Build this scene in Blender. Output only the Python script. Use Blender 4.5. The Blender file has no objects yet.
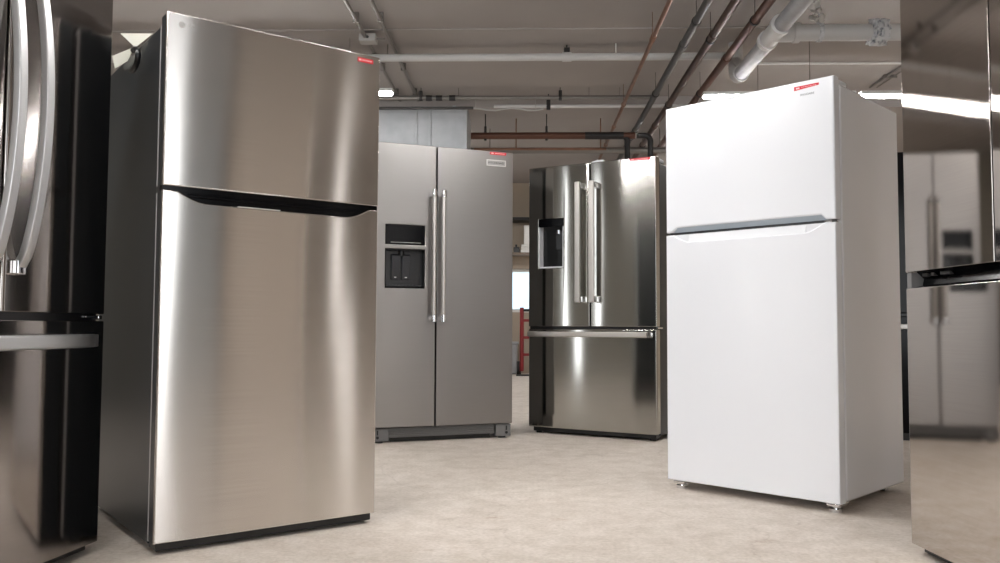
import bpy, bmesh, math, random
from mathutils import Vector, Matrix
random.seed(7)
C = bpy.context.scene.collection
SC = bpy.context.scene
PI = math.pi
YAW = math.radians(1.7)
CA, SA = math.cos(YAW), math.sin(YAW)

# ------------------------------------------------------------------ materials
def srgb(r, g, b):
    f = lambda c: (c/255/12.92) if c/255 <= 0.04045 else ((c/255+0.055)/1.055)**2.4
    return (f(r), f(g), f(b), 1)

def mat(name, col, rough=0.5, metal=0.0, aniso=0.0, coat=0.0, emit=None, es=0.0, spec=0.5, noise=None, bump=None):
    m = bpy.data.materials.new(name); m.use_nodes = True
    nt = m.node_tree; b = nt.nodes['Principled BSDF']
    b.inputs['Base Color'].default_value = col
    b.inputs['Roughness'].default_value = rough
    b.inputs['Metallic'].default_value = metal
    b.inputs['Specular IOR Level'].default_value = spec
    b.inputs['Coat Weight'].default_value = coat
    b.inputs['Coat Roughness'].default_value = 0.05
    if emit:
        b.inputs['Emission Color'].default_value = emit
        b.inputs['Emission Strength'].default_value = es
    if aniso:
        b.inputs['Anisotropic'].default_value = aniso
        b.inputs['Anisotropic Rotation'].default_value = 0.25
        tg = nt.nodes.new('ShaderNodeTangent'); tg.direction_type = 'RADIAL'; tg.axis = 'Z'
        nt.links.new(tg.outputs[0], b.inputs['Tangent'])
    tc = None
    if noise or bump:
        tc = nt.nodes.new('ShaderNodeTexCoord')
    if noise:                       # (scale vector, colour 2, low, high)
        mp = nt.nodes.new('ShaderNodeMapping'); mp.inputs['Scale'].default_value = noise[0]
        n = nt.nodes.new('ShaderNodeTexNoise'); n.inputs['Scale'].default_value = 1.0
        n.inputs['Detail'].default_value = 5
        cr = nt.nodes.new('ShaderNodeValToRGB')
        cr.color_ramp.elements[0].position = noise[2]; cr.color_ramp.elements[1].position = noise[3]
        cr.color_ramp.elements[0].color = col; cr.color_ramp.elements[1].color = noise[1]
        nt.links.new(tc.outputs['Object'], mp.inputs[0]); nt.links.new(mp.outputs[0], n.inputs[0])
        nt.links.new(n.outputs[0], cr.inputs[0]); nt.links.new(cr.outputs[0], b.inputs['Base Color'])
    if bump:                        # (scale vector, distance)
        mp = nt.nodes.new('ShaderNodeMapping'); mp.inputs['Scale'].default_value = bump[0]
        n = nt.nodes.new('ShaderNodeTexNoise'); n.inputs['Scale'].default_value = 1.0
        n.inputs['Detail'].default_value = bump[2] if len(bump) > 2 else 1
        bp = nt.nodes.new('ShaderNodeBump'); bp.inputs['Distance'].default_value = bump[1]
        bp.inputs['Strength'].default_value = 1.0
        nt.links.new(tc.outputs['Object'], mp.inputs[0]); nt.links.new(mp.outputs[0], n.inputs[0])
        nt.links.new(n.outputs[0], bp.inputs['Height']); nt.links.new(bp.outputs[0], b.inputs['Normal'])
    return m

def steel(name, col, rough, aniso, wave=0.0014, wscale=(5, 5, 1.1), brush=0.04, dist='MULTI_GGX'):
    """horizontally brushed metal: reflections stretch along the vertical"""
    m = bpy.data.materials.new(name); m.use_nodes = True
    nt = m.node_tree; L = nt.links
    nt.nodes.remove(nt.nodes['Principled BSDF'])
    g = nt.nodes.new('ShaderNodeBsdfAnisotropic'); g.distribution = dist
    g.inputs['Color'].default_value = col; g.inputs['Roughness'].default_value = rough
    g.inputs['Anisotropy'].default_value = aniso
    tg = nt.nodes.new('ShaderNodeTangent'); tg.direction_type = 'RADIAL'; tg.axis = 'Z'
    L.new(tg.outputs[0], g.inputs['Tangent'])
    tc = nt.nodes.new('ShaderNodeTexCoord')
    mp = nt.nodes.new('ShaderNodeMapping'); mp.inputs['Scale'].default_value = wscale
    n = nt.nodes.new('ShaderNodeTexNoise'); n.inputs['Scale'].default_value = 1.0; n.inputs['Detail'].default_value = 0.5
    bp = nt.nodes.new('ShaderNodeBump'); bp.inputs['Distance'].default_value = wave; bp.inputs['Strength'].default_value = 1.0
    L.new(tc.outputs['Object'], mp.inputs[0]); L.new(mp.outputs[0], n.inputs[0])
    L.new(n.outputs[0], bp.inputs['Height']); L.new(bp.outputs[0], g.inputs['Normal'])
    # fine horizontal brushing
    mp2 = nt.nodes.new('ShaderNodeMapping'); mp2.inputs['Scale'].default_value = (3, 3, 420)
    n2 = nt.nodes.new('ShaderNodeTexNoise'); n2.inputs['Scale'].default_value = 1.0; n2.inputs['Detail'].default_value = 2
    cr = nt.nodes.new('ShaderNodeValToRGB'); e = cr.color_ramp.elements
    e[0].position = 0.3; e[1].position = 0.7
    e[0].color = tuple(c*(1-brush) for c in col[:3]) + (1,); e[1].color = tuple(min(1, c*(1+brush)) for c in col[:3]) + (1,)
    L.new(tc.outputs['Object'], mp2.inputs[0]); L.new(mp2.outputs[0], n2.inputs[0]); L.new(n2.outputs[0], cr.inputs[0]); L.new(cr.outputs[0], g.inputs['Color'])
    L.new(g.outputs[0], nt.nodes['Material Output'].inputs[0])
    return m

M = {}
M['steel_warm'] = steel('brushed_steel_warm', (0.69, 0.655, 0.625, 1), 0.165, 0.80, 0.0009)
M['steel_print'] = steel('satin_steel', (0.34, 0.325, 0.315, 1), 0.34, 0.20, 0.0004, brush=0.015)
M['steel_cool'] = steel('brushed_steel_cool', (0.43, 0.42, 0.395, 1), 0.105, 0.55, 0.0010)
M['steel_dark'] = steel('dark_steel', (0.36, 0.335, 0.32, 1), 0.11, 0.58, 0.0008)
M['steel_side'] = steel('steel_side_door', (0.57, 0.53, 0.50, 1), 0.062, 0.30, 0.0006, dist='BECKMANN')
M['handle'] = mat('handle_steel', (0.66, 0.63, 0.60, 1), 0.38, 1)
M['handle_grey'] = mat('handle_grey_steel', (0.56, 0.56, 0.56, 1), 0.40, 1)
M['chrome'] = mat('chrome', (0.75, 0.75, 0.76, 1), 0.08, 1)
M['dark_paint'] = mat('dark_grey_paint', srgb(40, 43, 46), 0.32, 0.0, spec=0.22)
M['grey_paint'] = mat('grey_paint', srgb(112, 111, 111), 0.4)
M['black'] = mat('black_plastic', srgb(14, 14, 16), 0.28)
M['black_gloss'] = mat('black_gloss', srgb(7, 7, 9), 0.14, spec=0.12)
M['niche_black'] = mat('niche_black', srgb(6, 6, 7), 0.2, spec=0.15)
M['charcoal'] = mat('charcoal_plastic', srgb(44, 45, 48), 0.35)
M['dispenser_grey'] = mat('dispenser_grey', srgb(205, 205, 208), 0.4)
M['rubber'] = mat('rubber', srgb(20, 20, 20), 0.7)
M['white'] = mat('white_enamel', srgb(236, 238, 243), 0.22, coat=0.35, bump=((260, 260, 260), 0.00004))
M['white_trim'] = mat('white_plastic', srgb(228, 230, 234), 0.4)
M['grey_lip'] = mat('grey_blue_plastic', srgb(172, 183, 194), 0.4)
M['red'] = mat('red_sticker', srgb(214, 44, 58), 0.4)
M['pale_ink'] = mat('pale_ink', srgb(246, 196, 198), 0.5)
M['badge'] = mat('badge_silver', srgb(224, 222, 218), 0.35, 0.2)
M['badge_grey'] = mat('badge_grey', srgb(176, 174, 172), 0.35, 0.3)
M['ink'] = mat('dark_ink', srgb(90, 88, 86), 0.5)
M['grey_ink'] = mat('grey_ink', srgb(150, 152, 158), 0.4)
M['paper'] = mat('paper', srgb(226, 224, 212), 0.8)
M['copper'] = mat('copper', (0.24, 0.125, 0.08, 1), 0.42, 0.8, noise=((6, 6, 6), (0.16, 0.09, 0.06, 1), 0.4, 0.7))
M['rust'] = mat('oxidised_copper', (0.10, 0.055, 0.038, 1), 0.45, 0.7, noise=((5, 5, 5), (0.055, 0.034, 0.026, 1), 0.4, 0.7))
M['rust_red'] = mat('red_brown_pipe', (0.105, 0.046, 0.03, 1), 0.5, 0.5)
M['iron'] = mat('iron_pipe', srgb(72, 71, 70), 0.45, 0.5)
M['conduit'] = mat('galvanised_conduit', srgb(128, 124, 120), 0.4, 0.6)
M['pvc'] = mat('white_painted_pipe', srgb(200, 199, 198), 0.5)
M['pvc_grey'] = mat('light_grey_pipe', srgb(158, 158, 160), 0.5, noise=((9, 9, 9), srgb(168, 168, 170), 0.4, 0.6))
M['galv'] = mat('galvanised_sheet', (0.50, 0.52, 0.54, 1), 0.5, 0.5, noise=((7, 7, 7), (0.44, 0.46, 0.48, 1), 0.35, 0.65))
M['clamp_metal'] = mat('clamp_metal', srgb(208, 209, 211), 0.5, 0.0, noise=((24, 24, 24), srgb(112, 118, 126), 0.5, 0.68))
M['black_iron'] = mat('black_iron', srgb(34, 32, 32), 0.5, 0.3)
M['lint'] = mat('dust_lint', srgb(205, 202, 198), 0.95)
M['hand_red'] = mat('red_paint', srgb(122, 20, 26), 0.35)
M['lamp'] = mat('lit_tube', (1, 1, 1, 1), 0.4, emit=(1, 0.985, 0.97, 1), es=92)
M['lamp_body'] = mat('lamp_body', srgb(222, 222, 220), 0.5)
M['window_light'] = mat('daylit_glass', (0.8, 0.85, 0.9, 1), 0.3, emit=(0.93, 0.97, 1.0, 1), es=4.2)
M['window_far'] = mat('daylit_far_glass', (0.6, 0.7, 0.8, 1), 0.3, emit=(0.62, 0.80, 0.93, 1), es=0.95)
M['window_frame'] = mat('window_frame', srgb(210, 208, 204), 0.5)
M['wall'] = mat('painted_wall', srgb(226, 213, 199), 0.85, noise=((0.6, 0.6, 0.6), srgb(216, 202, 188), 0.3, 0.7))
M['wall_dim'] = mat('dull_wall_paint', srgb(128, 125, 118), 0.85, noise=((0.6, 0.6, 0.6), srgb(116, 112, 105), 0.3, 0.7))
M['wall_far'] = mat('far_wall_paint', srgb(168, 155, 140), 0.85, noise=((1.5, 1.5, 1.5), srgb(156, 143, 128), 0.3, 0.7))
M['ceiling'] = mat('painted_concrete_ceiling', srgb(166, 161, 158), 0.9, noise=((0.8, 0.8, 0.8), srgb(155, 150, 147), 0.3, 0.7))
M['shelf_wood'] = mat('shelf_board', srgb(128, 112, 98), 0.6)
M['pillar_grey'] = mat('pillar_blue_grey', srgb(150, 158, 164), 0.6)
M['crate_grey'] = mat('bin_grey', srgb(150, 150, 152), 0.5)

def floor_material():
    m = bpy.data.materials.new('worn_concrete_floor'); m.use_nodes = True
    nt = m.node_tree; b = nt.nodes['Principled BSDF']; L = nt.links
    tc = nt.nodes.new('ShaderNodeTexCoord')
    def noise(scale, detail, rough=0.6, stretch=(1, 1, 1)):
        mp = nt.nodes.new('ShaderNodeMapping'); mp.inputs['Scale'].default_value = stretch
        L.new(tc.outputs['Object'], mp.inputs[0])
        n = nt.nodes.new('ShaderNodeTexNoise'); n.inputs['Scale'].default_value = scale
        n.inputs['Detail'].default_value = detail; n.inputs['Roughness'].default_value = rough
        L.new(mp.outputs[0], n.inputs[0]); return n.outputs[0]
    def ramp(src, p0, c0, p1, c1):
        r = nt.nodes.new('ShaderNodeValToRGB'); e = r.color_ramp.elements
        e[0].position = p0; e[0].color = c0; e[1].position = p1; e[1].color = c1
        L.new(src, r.inputs[0]); return r.outputs[0]
    def mix(a, bb, fac, mode='MULTIPLY'):
        x = nt.nodes.new('ShaderNodeMix'); x.data_type = 'RGBA'; x.blend_type = mode
        x.inputs[0].default_value = fac
        L.new(a, x.inputs[6]); L.new(bb, x.inputs[7]); return x.outputs[2]
    base = ramp(noise(1.3, 6), 0.3, srgb(206, 196, 186), 0.7, srgb(219, 210, 201))
    mott = ramp(noise(9, 8, 0.7), 0.35, srgb(214, 207, 198), 0.62, (1, 1, 1, 1))
    fine = ramp(noise(70, 4), 0.3, srgb(225, 222, 218), 0.6, (1, 1, 1, 1))
    stain = ramp(noise(3.1, 8, 0.75, (1, 1.6, 1)), 0.60, (1, 1, 1, 1), 0.74, srgb(205, 182, 158))
    c = mix(base, mott, 0.55); c = mix(c, fine, 0.7); c = mix(c, stain, 0.8)
    v = nt.nodes.new('ShaderNodeTexVoronoi'); v.feature = 'DISTANCE_TO_EDGE'; v.inputs['Scale'].default_value = 0.8
    mp = nt.nodes.new('ShaderNodeMapping'); L.new(tc.outputs['Object'], mp.inputs[0])
    n2 = nt.nodes.new('ShaderNodeTexNoise'); n2.inputs['Scale'].default_value = 3; n2.inputs['Detail'].default_value = 5
    va = nt.nodes.new('ShaderNodeVectorMath'); va.operation = 'MULTIPLY_ADD'
    va.inputs[1].default_value = (0.5, 0.5, 0.5)
    L.new(mp.outputs[0], n2.inputs[0]); L.new(n2.outputs['Color'], va.inputs[0]); L.new(mp.outputs[0], va.inputs[2])
    L.new(va.outputs[0], v.inputs['Vector'])
    crack = ramp(v.outputs['Distance'], 0.0, srgb(172, 158, 142), 0.006, (1, 1, 1, 1))
    c = mix(c, crack, 0.2)
    L.new(c, b.inputs['Base Color'])
    b.inputs['Roughness'].default_value = 0.62
    bp = nt.nodes.new('ShaderNodeBump'); bp.inputs['Distance'].default_value = 0.0012
    L.new(noise(45, 6), bp.inputs['Height']); L.new(bp.outputs[0], b.inputs['Normal'])
    return m
M['floor'] = floor_material()

# ------------------------------------------------------------------ geometry helpers
def bevel(bm, edges, w, seg=2):
    if w > 0 and edges:
        bmesh.ops.bevel(bm, geom=list(edges), offset=w, offset_type='OFFSET', segments=seg, profile=0.5, affect='EDGES', clamp_overlap=True)

def merge(bm, b2):
    me = bpy.data.meshes.new('tmp'); b2.to_mesh(me); b2.free(); bm.from_mesh(me); bpy.data.meshes.remove(me)

def box(bm, x0, x1, y0, y1, z0, z1, bv=0.0, seg=2):
    b = bmesh.new()
    v = [b.verts.new(p) for p in ((x0,y0,z0),(x1,y0,z0),(x1,y1,z0),(x0,y1,z0),(x0,y0,z1),(x1,y0,z1),(x1,y1,z1),(x0,y1,z1))]
    for f in ((3,2,1,0),(4,5,6,7),(0,1,5,4),(1,2,6,5),(2,3,7,6),(3,0,4,7)): b.faces.new([v[i] for i in f])
    bevel(b, b.edges[:], bv, seg); merge(bm, b)

def prism(bm, pts, axis, a0, a1, bv=0.0, seg=2, front_only=False):
    """extrude a polygon; axis 'z': pts are (x,y); axis 'y': pts are (x,z); axis 'x': pts are (y,z)"""
    b = bmesh.new()
    P = {'z': lambda p, a: (p[0], p[1], a), 'y': lambda p, a: (p[0], a, p[1]), 'x': lambda p, a: (a, p[0], p[1])}[axis]
    lo = [b.verts.new(P(p, a0)) for p in pts]; hi = [b.verts.new(P(p, a1)) for p in pts]
    f0 = b.faces.new(lo); f1 = b.faces.new(hi)
    n = len(pts)
    for i in range(n): b.faces.new((lo[i], lo[(i+1) % n], hi[(i+1) % n], hi[i]))
    bmesh.ops.recalc_face_normals(b, faces=b.faces[:])
    if bv > 0:
        es = list(f0.edges) if front_only else list(f0.edges) + list(f1.edges)
        bevel(b, es, bv, seg)
    merge(bm, b)

def sweep(bm, path, sec, up=(0, 0, 1), closed=False):
    b = bmesh.new(); rings = []; path = [Vector(p) for p in path]; n = len(path); up = Vector(up)
    for i, p in enumerate(path):
        t = (path[min(i+1, n-1)] - path[max(i-1, 0)]).normalized()
        s = t.cross(up)
        if s.length < 1e-4: s = t.cross(Vector((1, 0, 0)))
        s.normalize(); u = s.cross(t).normalized()
        sc = sec(i/(n-1)) if callable(sec) else sec
        rings.append([b.verts.new(p + s*q[0] + u*q[1]) for q in sc])
    m = len(rings[0])
    for i in range(n-1):
        for j in range(m):
            b.faces.new((rings[i][j], rings[i][(j+1) % m], rings[i+1][(j+1) % m], rings[i+1][j]))
    b.faces.new(rings[0][::-1]); b.faces.new(rings[-1])
    bmesh.ops.recalc_face_normals(b, faces=b.faces[:]); merge(bm, b)

def circ(r, n=16): return [(r*math.cos(2*PI*k/n), r*math.sin(2*PI*k/n)) for k in range(n)]
def rrect(w, h, r, n=3):
    pts = []
    for cx, cy, a in ((w/2-r, h/2-r, 0), (-w/2+r, h/2-r, 90), (-w/2+r, -h/2+r, 180), (w/2-r, -h/2+r, 270)):
        for k in range(n+1):
            t = math.radians(a + 90*k/n); pts.append((cx + r*math.cos(t), cy + r*math.sin(t)))
    return pts
def tube(bm, path, r, n=16, up=(0, 0, 1)): sweep(bm, path, circ(r, n), up)
def cyl(bm, p0, p1, r, n=20): sweep(bm, [p0, p1], circ(r, n), (0, 0, 1) if abs(Vector(p1)[2]-Vector(p0)[2]) < 0.9*(Vector(p1)-Vector(p0)).length else (0, 1, 0))
def arc(c, a0, a1, r, ax, ay, n=10):
    c, ax, ay = Vector(c), Vector(ax), Vector(ay)
    return [c + ax*r*math.cos(a0+(a1-a0)*k/n) + ay*r*math.sin(a0+(a1-a0)*k/n) for k in range(n+1)]

def grid_panel(bm, xs, zs, holes, y0, y1, bv=0.0, crown=0.0):
    """slab between y0 and y1 with rectangular cells left out as through holes"""
    b = bmesh.new(); V = {}
    def v(i, j, s):
        k = (i, j, s)
        if k not in V: V[k] = b.verts.new((xs[i], (y0, y1)[s], zs[j]))
        return V[k]
    solid = lambda i, j: 0 <= i < len(xs)-1 and 0 <= j < len(zs)-1 and (i, j) not in holes
    for i in range(len(xs)-1):
        for j in range(len(zs)-1):
            if not solid(i, j): continue
            b.faces.new((v(i,j,0), v(i+1,j,0), v(i+1,j+1,0), v(i,j+1,0)))
            b.faces.new((v(i,j,1), v(i,j+1,1), v(i+1,j+1,1), v(i+1,j,1)))
            if not solid(i-1, j): b.faces.new((v(i,j,0), v(i,j+1,0), v(i,j+1,1), v(i,j,1)))
            if not solid(i+1, j): b.faces.new((v(i+1,j,0), v(i+1,j,1), v(i+1,j+1,1), v(i+1,j+1,0)))
            if not solid(i, j-1): b.faces.new((v(i,j,0), v(i,j,1), v(i+1,j,1), v(i+1,j,0)))
            if not solid(i, j+1): b.faces.new((v(i,j+1,0), v(i+1,j+1,0), v(i+1,j+1,1), v(i,j+1,1)))
    bmesh.ops.recalc_face_normals(b, faces=b.faces[:])
    es = [e for e in b.edges if len(e.link_faces) == 2 and e.calc_face_angle(0) > 1.0 and
          (all(abs(w.co.y-y0) < 1e-6 for w in e.verts) or (abs(e.verts[0].co.y-e.verts[1].co.y) > 1e-6 and
           (min(abs(e.verts[0].co.x-xs[0]), abs(e.verts[0].co.x-xs[-1])) < 1e-6)))]
    bevel(b, es, bv, 3)
    if crown:                       # the front bows out a little towards its middle
        xc, hw = (xs[0]+xs[-1])/2, (xs[-1]-xs[0])/2
        for k in range(1, 14):
            bmesh.ops.bisect_plane(b, geom=b.verts[:]+b.edges[:]+b.faces[:], dist=1e-5, plane_co=(xc-hw+2*hw*k/14, 0, 0), plane_no=(1, 0, 0))
        for q in b.verts:
            if q.co.y < y0 + bv + 0.002: q.co.y -= crown*(1-((q.co.x-xc)/hw)**2)
    merge(bm, b)

def obj(name, bm, m, parent=None, loc=None, rot=None, sharp=0.9):
    me = bpy.data.meshes.new(name); bm.to_mesh(me); bm.free()
    me.materials.append(M[m] if isinstance(m, str) else m)
    for p in me.polygons: p.use_smooth = True
    me.set_sharp_from_angle(angle=sharp)
    o = bpy.data.objects.new(name, me); C.objects.link(o)
    wn_ = o.modifiers.new('normals', 'WEIGHTED_NORMAL'); wn_.mode = 'FACE_AREA'; wn_.weight = 100; wn_.keep_sharp = True
    if parent: o.parent = parent
    if loc: o.location = loc
    if rot: o.rotation_euler = rot
    return o

def thing(name, label, cat, loc=(0, 0, 0), rz=0, group=None):
    o = bpy.data.objects.new(name, None); C.objects.link(o)
    o.empty_display_size = 0.1
    o.location = loc; o.rotation_euler = (0, 0, rz); o['label'] = label; o['category'] = cat
    if group: o['group'] = group
    return o
def tag(o, label, cat, group=None, kind=None):
    o['label'] = label; o['category'] = cat
    if group: o['group'] = group
    if kind: o['kind'] = kind
    return o
def struct(name, bm, m, label, cat='structure', parent=None):
    o = obj(name, bm, m, parent); o['kind'] = 'structure'
    if not parent: o['label'] = label; o['category'] = cat
    return o
def B(): return bmesh.new()

def lettering(body, size, m, parent, name='lettering', x=0, y=0, z=0, align='CENTER', depth=0.0006, width=1.0):
    """letters standing in the local XZ plane, facing -y"""
    cu = bpy.data.curves.new('txt', 'FONT'); cu.body = body; cu.size = size; cu.align_x = align; cu.align_y = 'CENTER'; cu.extrude = depth
    t = bpy.data.objects.new('txt', cu); C.objects.link(t)
    dg = bpy.context.evaluated_depsgraph_get(); dg.update()
    me = bpy.data.meshes.new_from_object(t.evaluated_get(dg))
    bpy.data.objects.remove(t); bpy.data.curves.remove(cu)
    me.transform(Matrix.Translation((x, y, z)) @ Matrix.Rotation(PI/2, 4, 'X') @ Matrix.Diagonal((width, 1, 1, 1)))
    me.materials.clear(); me.materials.append(M[m])
    me.name = name
    o = bpy.data.objects.new(name, me); C.objects.link(o); o.parent = parent
    return o

def sticker(parent, x0, x1, z0, z1, y, taper=0.0):
    b = B()
    prism(b, [(x0, z0), (x1, z0 + taper), (x1, z1), (x0, z1)], 'y', y-0.0008, y)
    s = obj('sticker', b, 'red', parent); s['label'] = 'red sticker with pale line'
    b = B(); h = z1 - z0; w = x1-x0
    n = 9
    for k in range(n):                              # an unreadable line of small pale letters
        a = x0 + w*(0.30+0.62*k/n)
        box(b, a, a+w*0.045, y-0.0012, y-0.0006, z0+h*0.36+taper*0.4, z1-h*0.34)
    box(b, x0+w*0.08, x0+w*0.22, y-0.0012, y-0.0006, z0+h*0.3, z1-h*0.3)
    obj('pale_line', b, 'pale_ink', s)
    return s

def curved_outline(w2, y0, y1, crown, r, n=14):
    """plan of a door: front edge bows out by crown, front corners rounded by r"""
    pts = []
    for k in range(n+1):
        x = -w2 + r + (2*w2-2*r)*k/n
        pts.append((x, y0 - crown*(1-(x/w2)**2)))
    for k in range(1, 7):
        t = -PI/2 + PI/2*k/6
        pts.append((w2-r + r*math.cos(t), y0 + r + r*math.sin(t)))
    pts += [(w2, y1), (-w2, y1)]
    for k in range(0, 6):
        t = PI + PI/2*k/6
        pts.append((-w2+r + r*math.cos(t), y0 + r + r*math.sin(t)))
    return pts
def shift(pts, dx): return [(p[0]+dx, p[1]) for p in pts]

# ------------------------------------------------------------------ refrigerators
def body(root, w2, y0, y1, z0, z1, m, foot=True, bv=0.006):
    b = B(); box(b, -w2, w2, y0, y1, z0, z1, bv)
    o = obj('cabinet_body', b, m, root)
    if foot:
        for sx in (-1, 1):
            for yy in (y0+0.05, y1-0.06):
                b = B(); cyl(b, (sx*(w2-0.05), yy, 0), (sx*(w2-0.05), yy, z0+0.002), 0.018); obj('foot', b, 'rubber', root)
    return o
def gasket(root, w2, y0, y1, z0, z1):
    b = B(); box(b, -w2, w2, y0, y1, z0, z1); return obj('gasket', b, 'black', root)
def hinge(root, x, y, z, m='black', w=0.07, d=0.12, h=0.022):
    b = B(); box(b, x-w/2, x+w/2, y-d/2, y+d/2, z, z+h, 0.007); return obj('hinge_cover', b, m, root)

def bar_handle(root, x, y, z0, z1, w=0.024, stand=0.055, m='handle'):
    """vertical bar on two end posts"""
    b = B(); box(b, x-w/2, x+w/2, y-stand-0.012, y-stand+0.010, z0, z1, 0.006, 3)
    h = obj('handle', b, m, root)
    for zz in (z0, z1-0.045):
        b = B(); box(b, x-w/2-0.001, x+w/2+0.001, y-stand-0.001, y+0.001, zz+0.003, zz+0.042, 0.004); obj('handle_mount', b, 'chrome', h)
    return h
def round_handle(root, x, y, z0, z1, r=0.0135, stand=0.055):
    b = B(); cyl(b, (x, y-stand, z0), (x, y-stand, z1), r, 20)
    h = obj('handle', b, 'handle', root)
    for zz in (z0+0.02, z1-0.02):
        b = B(); cyl(b, (x, y-stand, zz-0.021), (x, y-stand, zz+0.021), r+0.003, 20)
        box(b, x-0.011, x+0.011, y-stand, y, zz-0.014, zz+0.014, 0.003); obj('handle_mount', b, 'chrome', h)
    return h

def scoop_top(w2, z0, z1, xa, xb, depth, ramp=0.07, n=8):
    """door outline in XZ with a boat-shaped notch in its top edge"""
    pts = [(-w2, z0), (w2, z0), (w2, z1)]
    notch = [(xb, z1)]
    for k in range(1, n+1):
        t = k/n; notch.append((xb - ramp*t, z1 - depth*math.sin(t*PI/2)))
    for k in range(n-1, -1, -1):
        t = k/n; notch.append((xa + ramp*t, z1 - depth*math.sin(t*PI/2)))
    return pts + notch + [(-w2, z1)], notch

# --- tall stainless top-freezer, left
def top_freezer_steel():
    r = thing('refrigerator', 'large brushed stainless top-freezer refrigerator with black pocket handle, front left of the room', 'refrigerator', (-0.7506, 2.8493, 0), 0.65, 'refrigerators')
    w2 = 0.381
    body(r, w2-0.004, 0.082, 0.85, 0.02, 1.672, 'dark_paint')
    gasket(r, w2-0.012, 0.055, 0.078, 0.035, 1.66)
    b = B(); box(b, -w2+0.003, w2-0.003, 0.0765, 0.0825, 0.03, 1.673, 0.001); obj('cabinet_rim', b, 'badge_grey', r)
    b = B(); prism(b, [(-w2, 1.143), (w2, 1.143), (w2, 1.697), (-w2, 1.697)], 'y', 0.0, 0.016, 0.0045, 3)
    up = obj('freezer_door', b, 'steel_warm', r)
    b = B(); box(b, -w2+0.001, w2-0.001, 0.014, 0.062, 1.145, 1.694, 0.003); obj('door_liner', b, 'dark_paint', up)
    out, notch = scoop_top(w2, 0.035, 1.128, -0.335, 0.345, 0.034, 0.10)
    b = B(); prism(b, out, 'y', 0.0, 0.016, 0.0045, 3)
    lo = obj('fridge_door', b, 'steel_warm', r)
    b = B(); prism(b, [(p[0]*0.9975, p[1]-0.0015 if p[1] > 0.5 else p[1]+0.002) for p in out], 'y', 0.014, 0.062, 0.002); obj('door_liner', b, 'dark_paint', lo)
    b = B(); prism(b, notch[::-1], 'y', 0.010, 0.05)
    for k in range(1):
        sweep(b, [(-0.30, 0.012, 1.117), (0.31, 0.012, 1.117)], rrect(0.016, 0.012, 0.004))
    pk = obj('pocket_handle', b, 'black_gloss', lo)
    b = B(); box(b, -0.14, 0.005, -0.0006, 0.011, 1.0945, 1.0965); obj('catch_plate', b, 'badge', pk)
    b = B(); box(b, -w2+0.002, w2-0.002, 0.006, 0.062, 1.1275, 1.1435)
    obj('door_gap_trim', b, 'black_gloss', r)
    b = B(); prism(b, [(-w2, 1.125), (-w2+0.03, 1.125), (-w2+0.03, 1.146), (-w2, 1.146)], 'y', 0.03, 0.075, 0.002); obj('hinge', b, 'black', r)
    b = B(); box(b, -w2+0.01, w2-0.01, 0.012, 0.09, 0.010, 0.036, 0.003); obj('kick_plate', b, 'black', r)
    hinge(r, -w2+0.06, 0.07, 1.672)
    # badge and sticker
    b = B(); cyl(b, (-0.335, -0.0012, 1.661), (-0.335, 0.0, 1.661), 0.010, 24); bd = obj('emblem', b, 'badge_grey', up)
    b = B(); sweep(b, arc((-0.335, -0.0013, 1.661), PI*0.55, PI*2.0, 0.007, (1, 0, 0), (0, 0, 1), 16), circ(0.0008, 6), (0, 1, 0))
    box(b, -0.3356, -0.3344, -0.0021, -0.0012, 1.657, 1.665); box(b, -0.335, -0.331, -0.0021, -0.0012, 1.6565, 1.6575)
    obj('emblem_line', b, 'badge', bd)
    lettering('LG', 0.021, 'badge_grey', up, x=-0.306, y=-0.0008, z=1.6615)
    sticker(r, 0.289, 0.352, 1.666, 1.682, -0.0002)
    return r

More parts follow.
